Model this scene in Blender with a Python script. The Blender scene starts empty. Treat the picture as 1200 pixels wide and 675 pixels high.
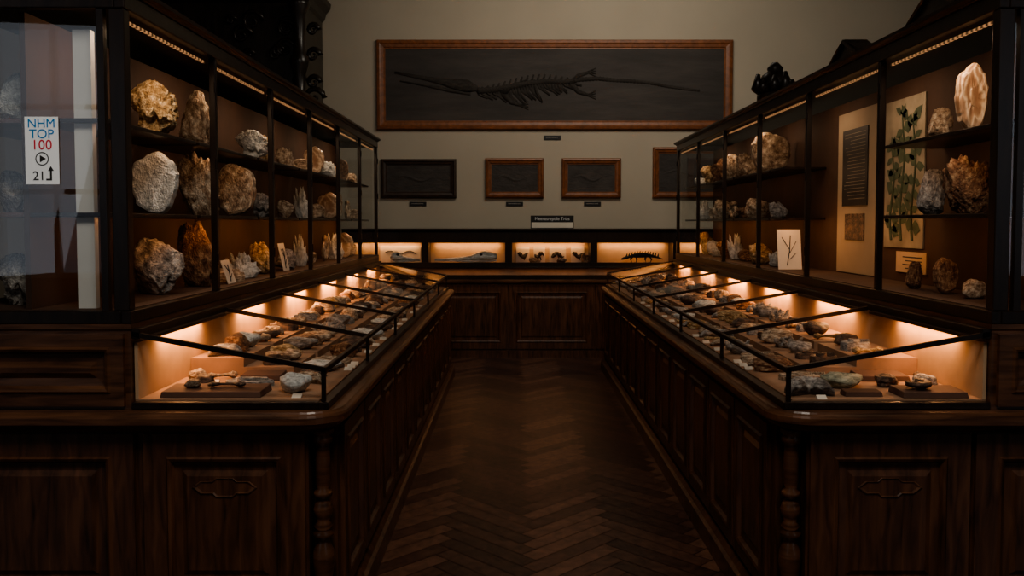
import bpy, bmesh, math, random
from mathutils import Vector, Matrix, noise
random.seed(11)
SC=bpy.context.scene
COL=SC.collection
F=1000.0; VX=603.0; VY=262.0; H=1.55
try: SC.view_settings.look='AgX - Medium High Contrast'
except Exception as ex: print(ex)

# ------------------------------------------------------------------ materials
def base(name):
    m=bpy.data.materials.new(name); m.use_nodes=True
    nt=m.node_tree; return m,nt,nt.nodes['Principled BSDF']
def ramp(nt,stops):
    r=nt.nodes.new('ShaderNodeValToRGB'); e=r.color_ramp.elements
    while len(e)<len(stops): e.new(0.5)
    for i,(p,c) in enumerate(stops):
        e[i].position=p; e[i].color=(c[0],c[1],c[2],1)
    return r
def coords(nt,scale=(1,1,1),kind='Object'):
    t=nt.nodes.new('ShaderNodeTexCoord'); mp=nt.nodes.new('ShaderNodeMapping')
    mp.inputs['Scale'].default_value=scale
    nt.links.new(t.outputs[kind],mp.inputs[0]); return mp
def wood(name,c1,c2,rough=.4,stretch=(6,6,.8),scale=5,bump=.05):
    m,nt,b=base(name); mp=coords(nt,stretch)
    n=nt.nodes.new('ShaderNodeTexNoise'); n.inputs['Scale'].default_value=scale
    n.inputs['Detail'].default_value=8; n.inputs['Distortion'].default_value=.8
    nt.links.new(mp.outputs[0],n.inputs['Vector'])
    r=ramp(nt,[(.3,c1),(.72,c2)]); nt.links.new(n.outputs[0],r.inputs[0])
    nt.links.new(r.outputs[0],b.inputs['Base Color'])
    b.inputs['Roughness'].default_value=rough
    bp=nt.nodes.new('ShaderNodeBump'); bp.inputs['Strength'].default_value=bump*4; bp.inputs['Distance'].default_value=.002
    nt.links.new(n.outputs[0],bp.inputs['Height']); nt.links.new(bp.outputs[0],b.inputs['Normal'])
    return m
def stone(name,c1,c2,c3,scale=4,rough=.7,bump=.5):
    m,nt,b=base(name); mp=coords(nt,(1,1,1),'Generated')
    oi=nt.nodes.new('ShaderNodeObjectInfo')
    mul=nt.nodes.new('ShaderNodeVectorMath'); mul.operation='ADD'
    nt.links.new(mp.outputs[0],mul.inputs[0]); nt.links.new(oi.outputs['Random'],mul.inputs[1])
    n=nt.nodes.new('ShaderNodeTexNoise'); n.inputs['Scale'].default_value=scale; n.inputs['Detail'].default_value=9; n.inputs['Roughness'].default_value=.65
    nt.links.new(mul.outputs[0],n.inputs['Vector'])
    r=ramp(nt,[(.36,c1),(.5,c2),(.64,c3)]); nt.links.new(n.outputs[0],r.inputs[0])
    nt.links.new(r.outputs[0],b.inputs['Base Color']); b.inputs['Roughness'].default_value=rough
    n2=nt.nodes.new('ShaderNodeTexNoise'); n2.inputs['Scale'].default_value=scale*4; n2.inputs['Detail'].default_value=6
    nt.links.new(mul.outputs[0],n2.inputs['Vector'])
    bp=nt.nodes.new('ShaderNodeBump'); bp.inputs['Strength'].default_value=bump; bp.inputs['Distance'].default_value=.02
    nt.links.new(n2.outputs[0],bp.inputs['Height']); nt.links.new(bp.outputs[0],b.inputs['Normal'])
    return m
def plain(name,c,rough=.6,metal=0,var=.15,scale=8,em=0):
    m,nt,b=base(name); mp=coords(nt)
    n=nt.nodes.new('ShaderNodeTexNoise'); n.inputs['Scale'].default_value=scale; n.inputs['Detail'].default_value=4
    nt.links.new(mp.outputs[0],n.inputs['Vector'])
    r=ramp(nt,[(.3,[k*(1-var) for k in c]),(.7,[min(1,k*(1+var)) for k in c])]); nt.links.new(n.outputs[0],r.inputs[0])
    nt.links.new(r.outputs[0],b.inputs['Base Color']); b.inputs['Roughness'].default_value=rough; b.inputs['Metallic'].default_value=metal
    if em: nt.links.new(r.outputs[0],b.inputs['Emission Color']); b.inputs['Emission Strength'].default_value=em
    return m
def emis(name,c,s,dash=False):
    m,nt,b=base(name); b.inputs['Base Color'].default_value=(.2,.15,.1,1)
    b.inputs['Emission Color'].default_value=(c[0],c[1],c[2],1); b.inputs['Emission Strength'].default_value=s
    if dash:
        mp=coords(nt,(1,1,1)); w=nt.nodes.new('ShaderNodeTexWave'); w.bands_direction='Y'; w.inputs['Scale'].default_value=9
        nt.links.new(mp.outputs[0],w.inputs['Vector'])
        mu=nt.nodes.new('ShaderNodeMath'); mu.operation='MULTIPLY'; mu.inputs[1].default_value=s
        nt.links.new(w.outputs['Fac'],mu.inputs[0]); nt.links.new(mu.outputs[0],b.inputs['Emission Strength'])
    return m
def glassmat(name,base_r=.035,top=.30,tint=(.93,.94,.93)):
    m=bpy.data.materials.new(name); m.use_nodes=True; nt=m.node_tree; nt.nodes.clear()
    o=nt.nodes.new('ShaderNodeOutputMaterial'); mx=nt.nodes.new('ShaderNodeMixShader')
    t=nt.nodes.new('ShaderNodeBsdfTransparent'); t.inputs[0].default_value=(*tint,1)
    g=nt.nodes.new('ShaderNodeBsdfGlossy'); g.inputs['Roughness'].default_value=.01; g.inputs['Color'].default_value=(.9,.93,.95,1)
    lw=nt.nodes.new('ShaderNodeLayerWeight'); lw.inputs[0].default_value=.5
    p=nt.nodes.new('ShaderNodeMath'); p.operation='POWER'; p.inputs[1].default_value=4.5
    nt.links.new(lw.outputs['Facing'],p.inputs[0])
    mr=nt.nodes.new('ShaderNodeMapRange'); mr.inputs['To Min'].default_value=base_r; mr.inputs['To Max'].default_value=top
    nt.links.new(p.outputs[0],mr.inputs['Value']); nt.links.new(mr.outputs[0],mx.inputs[0])
    nt.links.new(t.outputs[0],mx.inputs[1]); nt.links.new(g.outputs[0],mx.inputs[2]); nt.links.new(mx.outputs[0],o.inputs[0])
    return m

M={}
M['wood']=wood('oak_varnished_dark',(.036,.016,.009),(.150,.066,.034),.32)
M['woodh']=wood('oak_varnished_horizontal',(.042,.019,.010),(.165,.074,.038),.30,(.8,.8,8))
M['ebony']=wood('blackened_wood',(.008,.005,.004),(.024,.014,.009),.33)
M['frame']=wood('picture_frame_wood',(.14,.05,.02),(.28,.10,.038),.4,(3,3,3))
M['framedark']=wood('picture_frame_dark',(.03,.018,.012),(.06,.035,.022),.4,(3,3,3))
M['carved']=wood('carved_black_wood',(.010,.008,.006),(.035,.025,.018),.32)
M['wall']=plain('plaster_beige',(.44,.385,.305),.9,0,.05,1.2)
M['ceil']=plain('ceiling_plaster',(.3,.27,.22),.9)
M['back']=plain('case_back_brown',(.055,.028,.017),.8)
M['bed']=plain('cream_display_bed',(.30,.18,.11),.85,0,.2)
M['deskback']=plain('desk_back_panel',(.5,.34,.21),.85,0,.1)
M['cream']=plain('cream_board',(.55,.41,.27),.85,0,.06)
M['brown']=plain('brown_block',(.10,.05,.033),.8)
M['paper']=plain('white_card',(.66,.61,.52),.8,0,.05)
M['white']=plain('white_enamel',(.75,.75,.72),.5,0,.03)
M['sticker']=plain('white_sticker',(.86,.88,.88),.6,0,.01,8,.13)  # weak emission painted in, stands for window light falling on the sticker
M['black']=plain('black_board',(.012,.012,.013),.5)
M['ink']=plain('dark_ink',(.03,.03,.03),.7)
M['lettering']=plain('white_lettering',(.75,.75,.75),.6,0,.02)
M['blue']=plain('blue_print',(.01,.22,.50),.5,0,.02,8,.1)  # sticker print, given the same painted-in glow
M['red']=plain('red_print',(.6,.02,.05),.5,0,.02,8,.1)  # sticker print with painted-in glow as well
M['green']=plain('leaf_green',(.06,.085,.05),.8,0,.3,20)
M['posterpaper']=plain('aged_poster_paper',(.27,.24,.18),.8,0,.4,5)
M['panelpaper']=plain('panel_paper',(.34,.28,.2),.8,0,.1,3)
M['slate']=stone('slate_slab',(.040,.033,.029),(.052,.043,.038),(.068,.056,.048),4,.7,.25)
M['relief']=stone('fossil_relief',(.024,.020,.017),(.036,.030,.026),(.056,.046,.038),9,.9,.2)
M['fossil']=stone('fossil_bone_dark',(.010,.009,.009),(.022,.019,.017),(.05,.04,.034),8,.4,.3)
M['glass']=glassmat('case_glass',.035,.25)
M['glassend']=glassmat('case_end_glass',.05,.25)
M['glassd']=glassmat('desk_glass',.04,.55,(.97,.96,.95))
M['strip']=emis('warm_strip',(1,.5,.22),.5,True)
M['sky']=emis('window_daylight',(.62,.75,.95),.3)
M['gold']=stone('stone_golden',(.14,.08,.03),(.44,.30,.14),(.80,.66,.44),7,.6,.8)
M['quartz']=stone('stone_white_quartz',(.36,.37,.35),(.68,.70,.67),(.92,.94,.90),7,.4,.8)
M['grey']=stone('stone_grey',(.13,.115,.105),(.36,.33,.30),(.68,.65,.60),6,.7,.8)
M['tan']=stone('stone_tan',(.15,.09,.055),(.46,.34,.23),(.82,.72,.57),6,.7,.8)
M['darkst']=stone('stone_dark_brown',(.02,.012,.008),(.06,.036,.025),(.20,.12,.08),5,.45)
M['greenst']=stone('stone_greenish',(.10,.11,.08),(.28,.28,.20),(.5,.48,.36),5)
M['rust']=stone('stone_rust',(.07,.03,.017),(.23,.115,.06),(.5,.34,.2),7,.6,.8)
m,nt,b=base('agate_banded'); mp=coords(nt,(1,1,1),'Generated')
sb=nt.nodes.new('ShaderNodeVectorMath'); sb.operation='SUBTRACT'; sb.inputs[1].default_value=(.5,.5,.5); nt.links.new(mp.outputs[0],sb.inputs[0])
w=nt.nodes.new('ShaderNodeTexWave'); w.wave_type='RINGS'; w.rings_direction='SPHERICAL'; w.inputs['Scale'].default_value=1.2; w.inputs['Distortion'].default_value=9; w.inputs['Detail'].default_value=5
nt.links.new(sb.outputs[0],w.inputs['Vector'])
r=ramp(nt,[(0,(.34,.20,.12)),(.4,(.56,.40,.26)),(.7,(.76,.63,.47)),(1,(.42,.27,.17))]); nt.links.new(w.outputs['Fac'],r.inputs[0]); nt.links.new(r.outputs[0],b.inputs['Base Color']); b.inputs['Roughness'].default_value=.3
M['agate']=m
for i,(a,c) in enumerate([((.055,.025,.016),(.12,.055,.034)),((.032,.015,.010),(.075,.035,.022)),((.085,.040,.025),(.19,.090,.055)),((.044,.020,.013),(.105,.048,.030))]):
    M['fl%d'%i]=wood('parquet_oak_%d'%i,a,c,.36,(3,3,3),6,.03)

# ------------------------------------------------------------------ mesh helpers
def box(bm,x0,x1,y0,y1,z0,z1):
    x0,x1=sorted((x0,x1)); y0,y1=sorted((y0,y1)); z0,z1=sorted((z0,z1))
    v=[bm.verts.new(p) for p in [(x0,y0,z0),(x1,y0,z0),(x1,y1,z0),(x0,y1,z0),(x0,y0,z1),(x1,y0,z1),(x1,y1,z1),(x0,y1,z1)]]
    for f in [(0,3,2,1),(4,5,6,7),(0,1,5,4),(1,2,6,5),(2,3,7,6),(3,0,4,7)]: bm.faces.new([v[i] for i in f])
def loft(bm,loops,cap0=True,cap1=True):
    L=[[bm.verts.new(p) for p in l] for l in loops]; n=len(L[0])
    for a,c in zip(L,L[1:]):
        for i in range(n):
            j=(i+1)%n; bm.faces.new([a[i],a[j],c[j],c[i]])
    if cap0: bm.faces.new(L[0][::-1])
    if cap1: bm.faces.new(L[-1])
def rectloft(bm,O,A,B,N,w,h,prof,cap=True):
    O=Vector(O);A=Vector(A);B=Vector(B);N=Vector(N); ls=[]
    for ins,d in prof:
        ls.append([O+A*a+B*c+N*d for a,c in [(ins,ins),(w-ins,ins),(w-ins,h-ins),(ins,h-ins)]])
    loft(bm,ls,False,cap)
def lathe(bm,cx,cy,prof,n=20):
    loft(bm,[[(cx+r*math.cos(2*math.pi*i/n),cy+r*math.sin(2*math.pi*i/n),z) for i in range(n)] for r,z in prof])
def tube(bm,pts,rad,n=8):
    pts=[Vector(p) for p in pts]; loops=[]
    for i,p in enumerate(pts):
        d=(pts[min(i+1,len(pts)-1)]-pts[max(i-1,0)]).normalized()
        up=Vector((0,0,1)) if abs(d.z)<.9 else Vector((0,1,0))
        a=d.cross(up).normalized(); c=d.cross(a)
        r=rad[i] if isinstance(rad,(list,tuple)) else rad
        loops.append([p+(a*math.cos(2*math.pi*k/n)+c*math.sin(2*math.pi*k/n))*r for k in range(n)])
    loft(bm,loops)
def ball(bm,c,r,sc=(1,1,1),sub=2):
    g=bmesh.ops.create_icosphere(bm,subdivisions=sub,radius=r)
    for v in g['verts']: v.co=Vector((v.co.x*sc[0]+c[0],v.co.y*sc[1]+c[1],v.co.z*sc[2]+c[2]))
def empty(name,loc,label,cat,**kw):
    o=bpy.data.objects.new(name,None); o.empty_display_size=.1; o.location=loc; COL.objects.link(o)
    o['label']=label; o['category']=cat
    for k,v in kw.items(): o[k]=v
    return o
def mk(name,bm,mat,parent=None,smooth=False,bevel=0,label=None,cat=None,kind=None,group=None,mats=None):
    bmesh.ops.recalc_face_normals(bm,faces=bm.faces)
    xs=[v.co for v in bm.verts]
    c=Vector(((min(v.x for v in xs)+max(v.x for v in xs))/2,(min(v.y for v in xs)+max(v.y for v in xs))/2,min(v.z for v in xs)))
    for v in bm.verts: v.co-=c
    me=bpy.data.meshes.new(name); 
    if smooth:
        for f in bm.faces: f.smooth=True
    bm.to_mesh(me); bm.free()
    for mm in (mats or [mat]): me.materials.append(mm)
    o=bpy.data.objects.new(name,me); COL.objects.link(o)
    if parent: o.parent=parent; o.location=c-parent.location
    else: o.location=c
    if bevel:
        md=o.modifiers.new('bevel','BEVEL'); md.width=bevel; md.segments=2; md.limit_method='ANGLE'
    if label: o['label']=label
    if cat: o['category']=cat
    if kind: o['kind']=kind
    if group: o['group']=group
    return o
def bx(name,dims,mat,parent=None,**k):
    bm=bmesh.new(); box(bm,*dims); return mk(name,bm,mat,parent,**k)
def quad(name,pts,mat,parent):
    bm=bmesh.new(); bm.faces.new([bm.verts.new(p) for p in pts])
    return mk(name,bm,mat,parent)
def area(name,loc,d,xa,sx,sy,e,col,parent=None):
    l=bpy.data.lights.new(name,'AREA'); l.shape='RECTANGLE'; l.size=sx; l.size_y=sy; l.energy=e; l.color=col
    o=bpy.data.objects.new(name,l); COL.objects.link(o)
    z=-Vector(d).normalized(); x=Vector(xa).normalized(); y=z.cross(x).normalized(); x=y.cross(z)
    mt=Matrix((x,y,z)).transposed().to_4x4(); o.rotation_euler=mt.to_euler()
    o.location=Vector(loc)-(parent.location if parent else Vector((0,0,0)))
    if parent: o.parent=parent
    return o
def text(s,size,loc,mat,parent,name='lettering'):
    c=bpy.data.curves.new('txt','FONT'); c.body=s; c.size=size; c.align_x='CENTER'; c.extrude=.0004
    t=bpy.data.objects.new('txt',c); COL.objects.link(t)
    dg=bpy.context.evaluated_depsgraph_get(); me=bpy.data.meshes.new_from_object(t.evaluated_get(dg))
    bpy.data.objects.remove(t)
    me.materials.clear(); me.materials.append(mat); me.name=name
    o=bpy.data.objects.new(name,me); COL.objects.link(o)
    o.parent=parent; o.location=Vector(loc)-parent.location; o.rotation_euler=(math.pi/2,0,0)
    return o

# ------------------------------------------------------------------ room
YW=10.6; RX=6.8; YB=-4.0; ZC=5.2
def struct(name,dims,mat): return bx(name,dims,mat,kind='structure')
struct('wall_far',(-RX,RX,YW,YW+.15,0,ZC),M['wall'])
struct('wall_left',(-RX-.15,-RX,YB,YW,0,ZC),M['wall'])
struct('wall_right',(RX,RX+.15,YB,YW,0,ZC),M['wall'])
struct('ceiling',(-RX,RX,YB,YW,ZC,ZC+.15),M['ceil'])
bm=bmesh.new()
wx=[(-6.15,-4.75),(4.75,6.15)]
box(bm,-RX,wx[0][0],YB-.15,YB,0,ZC); box(bm,wx[0][1],wx[1][0],YB-.15,YB,0,ZC); box(bm,wx[1][1],RX,YB-.15,YB,0,ZC)
for a,c in wx: box(bm,a,c,YB-.15,YB,0,.9); box(bm,a,c,YB-.15,YB,3.9,ZC)
mk('wall_back',bm,M['wall'],kind='structure')
for i,(a,c) in enumerate(wx):
    bm=bmesh.new()
    for x in (a,(a+c)/2-.03,c-.06): box(bm,x,x+.06,YB-.12,YB-.04,.9,3.9)
    for z in (.9,1.9,2.9,3.84): box(bm,a+.001,c-.001,YB-.11,YB-.05,z,z+.06)
    n=len(bm.faces); box(bm,a,c,YB-.14,YB-.13,.9,3.9)
    bm.faces.ensure_lookup_table()
    for f in bm.faces[n:]: f.material_index=1
    mk('window_%d'%(i+1),bm,None,kind='structure',mats=[M['white'],M['sky']])
bm=bmesh.new(); box(bm,-RX,RX,YB,YW,-.1,-.003)
for f in bm.faces: f.material_index=4
W=.095; n=6; ca=math.cos(math.pi/4)
for i in range(-110,130):
    for j in range(-110,130):
        t=(i-j)%(2*n)
        if t==0: w_,h_=n,1
        elif t==2*n-1: w_,h_=1,n
        else: continue
        g=.02
        pts=[(i+g,j+g),(i+w_-g,j+g),(i+w_-g,j+h_-g),(i+g,j+h_-g)]
        q=[((x*ca-y*ca)*W+.1,(x*ca+y*ca)*W+4) for x,y in pts]
        if min(p[0] for p in q)<-1.6 or max(p[0] for p in q)>2.0 or min(p[1] for p in q)<.5 or max(p[1] for p in q)>YW: continue
        f=bm.faces.new([bm.verts.new((x,y,0)) for x,y in q]); f.material_index=random.choice([0,3,2,2]) if w_==n else random.choice([1,1,0,3])
me=bpy.data.meshes.new('floor'); bm.to_mesh(me); bm.free()
for k in ('fl0','fl1','fl2','fl3','ebony'): me.materials.append(M[k])
o=bpy.data.objects.new('floor',me); COL.objects.link(o); o['kind']='structure'

# ------------------------------------------------------------------ specimen meshes
def fin(bm,nm):
    xs=[v.co for v in bm.verts]
    mn=Vector([min(v[i] for v in xs) for i in range(3)]); mx=Vector([max(v[i] for v in xs) for i in range(3)])
    c=(mn+mx)/2; c.z=mn.z
    for v in bm.verts:
        v.co-=c; v.co=Vector((v.co.x/(mx.x-mn.x),v.co.y/(mx.y-mn.y),v.co.z/(mx.z-mn.z)))
    bmesh.ops.recalc_face_normals(bm,faces=bm.faces)
    me=bpy.data.meshes.new(nm); bm.to_mesh(me); bm.free(); return me
def rockmesh(seed,sub=3,rough=1.0):
    rnd=random.Random(seed); bm=bmesh.new(); bmesh.ops.create_icosphere(bm,subdivisions=sub,radius=.5)
    off=Vector((seed*3.1,seed*1.7,seed*.9)); pl=[]
    for k in range(9):
        v=Vector((rnd.gauss(0,1),rnd.gauss(0,1),rnd.gauss(0,1))).normalized(); pl.append((v,rnd.uniform(.28,.45)))
    for v in bm.verts:
        p=v.co.copy()
        s=1+rough*(.30*noise.noise(p*2.2+off)+.18*noise.noise(p*5+off)+.10*noise.noise(p*11+off)+.05*noise.noise(p*23+off)-.22*max(0,.22-abs(noise.noise(p*3.4+off*2)))*2)
        p*=s
        for nn,d in pl:
            q=p.dot(nn)
            if q>d: p-=nn*(q-d)*.85
        p+=v.co.normalized()*rough*.018*noise.noise(p*17+off)
        if p.z<-.34: p.z=-.34
        v.co=p
    for f in bm.faces: f.smooth=(sub>3 or rough<1.2)
    return fin(bm,'rock')
def ammonite(stand):
    bm=bmesh.new(); N=110; turns=3.2; loops=[]
    for i in range(N+1):
        t=i/N; a=t*turns*2*math.pi; R=.42*math.exp(-(1-t)*2.3); tr=R*.36*(1+.10*math.cos(i*1.6))
        c=Vector((R*math.cos(a),R*math.sin(a),0)); rd=Vector((math.cos(a),math.sin(a),0))
        loops.append([c+rd*tr*math.cos(u)+Vector((0,0,1))*tr*.8*math.sin(u) for u in [2*math.pi*k/8 for k in range(8)]])
    loft(bm,loops)
    if stand:
        for v in bm.verts: v.co=Vector((v.co.z,v.co.x,v.co.y))
    for f in bm.faces: f.smooth=True
    return fin(bm,'ammonite')
def crystals(seed):
    rnd=random.Random(seed); bm=bmesh.new(); ball(bm,(0,0,.1),.42,(1,1,.45),2)
    for v in bm.verts:
        v.co+=Vector((1,1,.4))*noise.noise(v.co*5)*.08
        if v.co.z<0: v.co.z=0
    for k in range(26):
        a=rnd.uniform(0,6.28); rr=rnd.uniform(0,.34); b=Vector((rr*math.cos(a),rr*math.sin(a),.12))
        d=(Vector((rr*math.cos(a)*1.2,rr*math.sin(a)*1.2,.5))+Vector((rnd.gauss(0,.12),rnd.gauss(0,.12),0))).normalized()
        L=rnd.uniform(.12,.34); r=rnd.uniform(.05,.10)
        tube(bm,[b,b+d*L,b+d*(L+r*1.2)],[r,r*.92,.004],6)
    return fin(bm,'crystals')
def shell(seed=0):
    bm=bmesh.new(); NA,NR=44,9; top=[]
    for j in range(NR+1):
        r=j/NR; row=[]
        for i in range(NA+1):
            a=math.pi*(-.12+1.24*i/NA); edge=.5*(1-.12*abs(math.cos(a)))*(1+.02*math.cos(i*2.8))
            row.append(bm.verts.new((edge*r*math.cos(a)*1.1,edge*r*math.sin(a)*1.3-.3,.22*math.sin(math.pi*min(1,(1-r)*.85+.08))+.018*r*math.cos(i*2.85)+.02)))
        top.append(row)
    for a,c in zip(top,top[1:]):
        for i in range(NA): bm.faces.new([a[i],a[i+1],c[i+1],c[i]])
    r_=bmesh.ops.extrude_face_region(bm,geom=bm.faces[:])
    for v in [g for g in r_['geom'] if isinstance(g,bmesh.types.BMVert)]: v.co.z=0
    bmesh.ops.remove_doubles(bm,verts=bm.verts,dist=.0005)
    for f in bm.faces: f.smooth=True
    return fin(bm,'shell')
def bonemesh():
    bm=bmesh.new(); P=[(x/10-.5,.08*math.sin(x*.31),.1) for x in range(11)]
    tube(bm,P,[.07,.10,.07,.05,.045,.042,.045,.05,.07,.11,.08],10)
    ball(bm,(-.5,.05,.1),.075); ball(bm,(-.48,-.06,.1),.07); ball(bm,(.5,.06,.1),.08); ball(bm,(.5,-.05,.1),.07)
    for f in bm.faces: f.smooth=True
    return fin(bm,'bone')
def slabmesh(seed):
    rnd=random.Random(seed); bm=bmesh.new(); n=13
    pts=[((.5+rnd.uniform(-.1,.03))*math.cos(6.283*i/n),(.42+rnd.uniform(-.09,.03))*math.sin(6.283*i/n)) for i in range(n)]
    loft(bm,[[(x,y,0) for x,y in pts],[(x*1.02,y*1.02,.05) for x,y in pts],[(x*.97,y*.97,.09) for x,y in pts]])
    sp=[(.18*math.exp(-(1-t/30)*1.6)*math.cos(t*.42)-.1,.18*math.exp(-(1-t/30)*1.6)*math.sin(t*.42),.095) for t in range(31)]
    tube(bm,sp,[.012+.03*t/30 for t in range(31)],6)
    for k in range(6): tube(bm,[(.1+.05*k,-.15,.09),(.13+.05*k,0,.115),(.1+.05*k,.15,.09)],.012,5)
    return fin(bm,'slab')
def agatemesh(seed):
    bm=bmesh.new(); n=48
    def rr_(i,q): 
        c,s=math.cos(6.283*i/n),math.sin(6.283*i/n); return 1+.17*noise.noise(Vector((c*1.6,s*1.6,seed+q)))+.09*noise.noise(Vector((c*5,s*5,seed)))
    def ring(s,y): return [(s*.5*math.cos(6.28318*i/n)*rr_(i,0),y+.06*noise.noise(Vector((i*.4,s*3,seed))),s*.5*math.sin(6.28318*i/n)*rr_(i,0)) for i in range(n)]
    loft(bm,[ring(.3,-.42),ring(.6,-.46),ring(.85,-.5),ring(.96,-.40),ring(1.0,0),ring(.9,.35),ring(.6,.5)])
    return fin(bm,'agate')
GEN={'rock1':lambda:rockmesh(1),'rock2':lambda:rockmesh(2),'rock3':lambda:rockmesh(5,3,1.3),'big1':lambda:rockmesh(8,5,1.2),'big2':lambda:rockmesh(12,5,1.6),'big3':lambda:rockmesh(17,5,1.0),'big4':lambda:rockmesh(23,5,1.9),'big5':lambda:rockmesh(31,5,2.2),
 'amm':lambda:ammonite(False),'amms':lambda:ammonite(True),'cry':lambda:crystals(3),'cry2':lambda:crystals(9),'shell':shell,'bone':bonemesh,'slab':lambda:slabmesh(2),'slab2':lambda:slabmesh(7),'agate':lambda:agatemesh(3),'agate2':lambda:agatemesh(8)}
NM={'roc':('rock_specimen','mineral specimen'),'big':('rock_specimen','mineral specimen'),'amm':('ammonite_fossil','fossil'),'cry':('crystal_cluster','mineral specimen'),'she':('fossil_shell','fossil'),'bon':('fossil_bone','fossil'),'sla':('fossil_slab','fossil'),'aga':('agate_slice','mineral specimen')}
COLN={'gold':'golden brown','quartz':'white quartz','grey':'grey','tan':'tan','darkst':'dark brown','greenst':'greenish grey','rust':'rust-red','agate':'banded brown'}
cache={}
def spec(kind,mt,loc,dim,rz=0,where='on a shelf of the tall glass case',group=None,label=None):
    k=(kind,mt)
    if k not in cache:
        bme=[m for (kk,_),m in cache.items() if kk==kind]
        me=bme[0].copy() if bme else GEN[kind]()
        me.materials.clear(); me.materials.append(M[mt]); cache[k]=me
    nm,cat=NM[kind[:3]]
    o=bpy.data.objects.new(nm,cache[k]); COL.objects.link(o)
    o.location=loc; o.scale=dim; o.rotation_euler=(0,0,rz)
    o['label']=label or '%s %s %s'%(COLN[mt],nm.replace('_',' '),where); o['category']=cat
    if group: o['group']=group
    return o

# ------------------------------------------------------------------ one side
Y0=3.05
DOORP=lambda s:[(0,0),(0,.018),(s-.014,.018),(s-.006,.026),(s+.004,.022),(s+.012,.006),(s+.04,.004),(s+.06,.013),(s+.065,.013)]
WARM=(1,.47,.19)
TZ=2.40
CASEP=[2.0,1.7,1.4,1.3,1.3,1.3]; DESKP=[2.1,2.5,3.2,3.8,4.0,4.0]
def side(s,XT,XD,XC,XB,bay,doors):
    U=XT+.78; YE=Y0+6*bay
    X=lambda u:s*u
    bc=empty('base_cabinet',(X((XB+U)/2),(Y0+YE)/2,0),'dark varnished oak base cabinet with framed panels and turned corner column','cabinet')
    bm=bmesh.new(); fp=[(XB+.085,Y0),(XB+.085,Y0+.085),(XB,Y0+.085),(XB,YE),(U,YE),(U,Y0)]
    loft(bm,[[(X(u),y,z) for u,y in fp] for z in (.12,.804)]); mk('body',bm,M['wood'],bc)
    bm=bmesh.new()
    loft(bm,[[(X(u),y,z) for u,y in [(XB-e,Y0-e),(XB-e,YE),(U,YE),(U,Y0-e)]] for e,z in [(.05,0),(.05,.09),(.035,.1),(.02,.119)]]); mk('skirting',bm,M['wood'],bc)
    bm=bmesh.new(); pr=[(.036,.12),(.036,.16),(.024,.17),(.034,.19),(.022,.21),(.030,.26),(.036,.31),(.034,.35),(.022,.385),(.02,.395),(.033,.405),(.035,.42),(.022,.432),(.032,.445),(.020,.46),(.026,.48),(.033,.505),(.026,.53),(.017,.545),(.030,.555),(.030,.57),(.018,.582),(.024,.60),(.0245,.70),(.022,.745),(.033,.755),(.033,.77),(.025,.778),(.036,.79),(.036,.804)]
    lathe(bm,X(XB+.042),Y0+.036,[(r*1.12,z) for r,z in pr],24); mk('turned_column',bm,M['woodh'],bc,smooth=True,label='turned oak column with bulbous rings')
    for u0,u1,orn in doors:
        bm=bmesh.new(); a,c=sorted((X(u0),X(u1)))
        rectloft(bm,(a,Y0,.14),(1,0,0),(0,0,1),(0,-1,0),c-a,.655,DOORP(.095))
        mk('door',bm,M['wood'],bc)
        if orn:
            bm=bmesh.new(); cx=(a+c)/2; cz=.60
            oct_=[(-.13,0),(-.10,.022),(-.05,.022),(-.035,.035),(.035,.035),(.05,.022),(.10,.022),(.13,0),(.10,-.022),(.05,-.022),(.035,-.035),(-.035,-.035),(-.05,-.022),(-.10,-.022)]
            loft(bm,[[(cx+x*k*.9,Y0-yy,cz+z*k) for x,z in oct_] for k,yy in [(1,.0135),(1,.016),(.95,.018),(.85,.014)]])
            mk('carved_ornament',bm,M['wood'],bc,label='low carved cartouche on the door panel')
    nd=12; ya=Y0+.13; step=(YE-.03-ya)/nd; first=None
    for i in range(nd):
        y=ya+i*step
        if first is None:
            bm=bmesh.new(); rectloft(bm,(X(XB),y+.008,.14),(0,1,0),(0,0,1),(-s,0,0),step-.016,.655,DOORP(.07)); first=mk('door',bm,M['wood'],bc)
        else:
            o=first.copy(); COL.objects.link(o); o.location=first.location+Vector((0,i*step,0))
    bm=bmesh.new(); r=.15; Yc=2.975
    def foot(e):
        P=[(XC+r-(r-e)*math.cos(a),Yc+r-(r-e)*math.sin(a)) for a in [math.pi/2*k/8 for k in range(9)]]
        return P+[(U+.02,Yc+e),(U+.02,YE+.02),(XC+e,YE+.02)]
    loft(bm,[[(X(u),y,z) for u,y in foot(e)] for e,z in [(.045,.805),(.03,.815),(.026,.828),(.008,.832),(0,.84),(0,.862),(.004,.87),(.012,.876),(.016,.882)]])
    mk('countertop',bm,M['woodh'],label='dark polished oak countertop with moulded rounded edge on base cabinet',cat='countertop')
    # ---- desk vitrine
    zf,zb=1.02,1.15
    dv=empty('desk_vitrine',(X((XD+XT)/2),(Y0+YE)/2,.883),'slanted glass desk vitrine with dark glazing bars and warm lights','display case')
    g=.004; XTg=XT-g
    bm=bmesh.new()
    box(bm,X(XD-.012),X(XD+.025),Y0-.012,YE,.883,.908); box(bm,X(XD+.025),X(XTg),Y0-.012,Y0+.02,.883,.908); box(bm,X(XD+.025),X(XTg),YE-.02,YE,.883,.908)
    mk('base_rail',bm,M['ebony'],dv,bevel=.003)
    bx('display_bed',(X(XD+.026),X(XTg),Y0+.021,YE-.021,.883,.912),M['bed'],dv)
    bx('back_panel',(X(XTg-.012),X(XTg),Y0+.021,YE-.021,.913,zb-.03),M['deskback'],dv)
    bx('front_rail',(X(XD),X(XD+.018),Y0,YE,zf-.010,zf+.010),M['ebony'],dv,bevel=.003)
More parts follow.
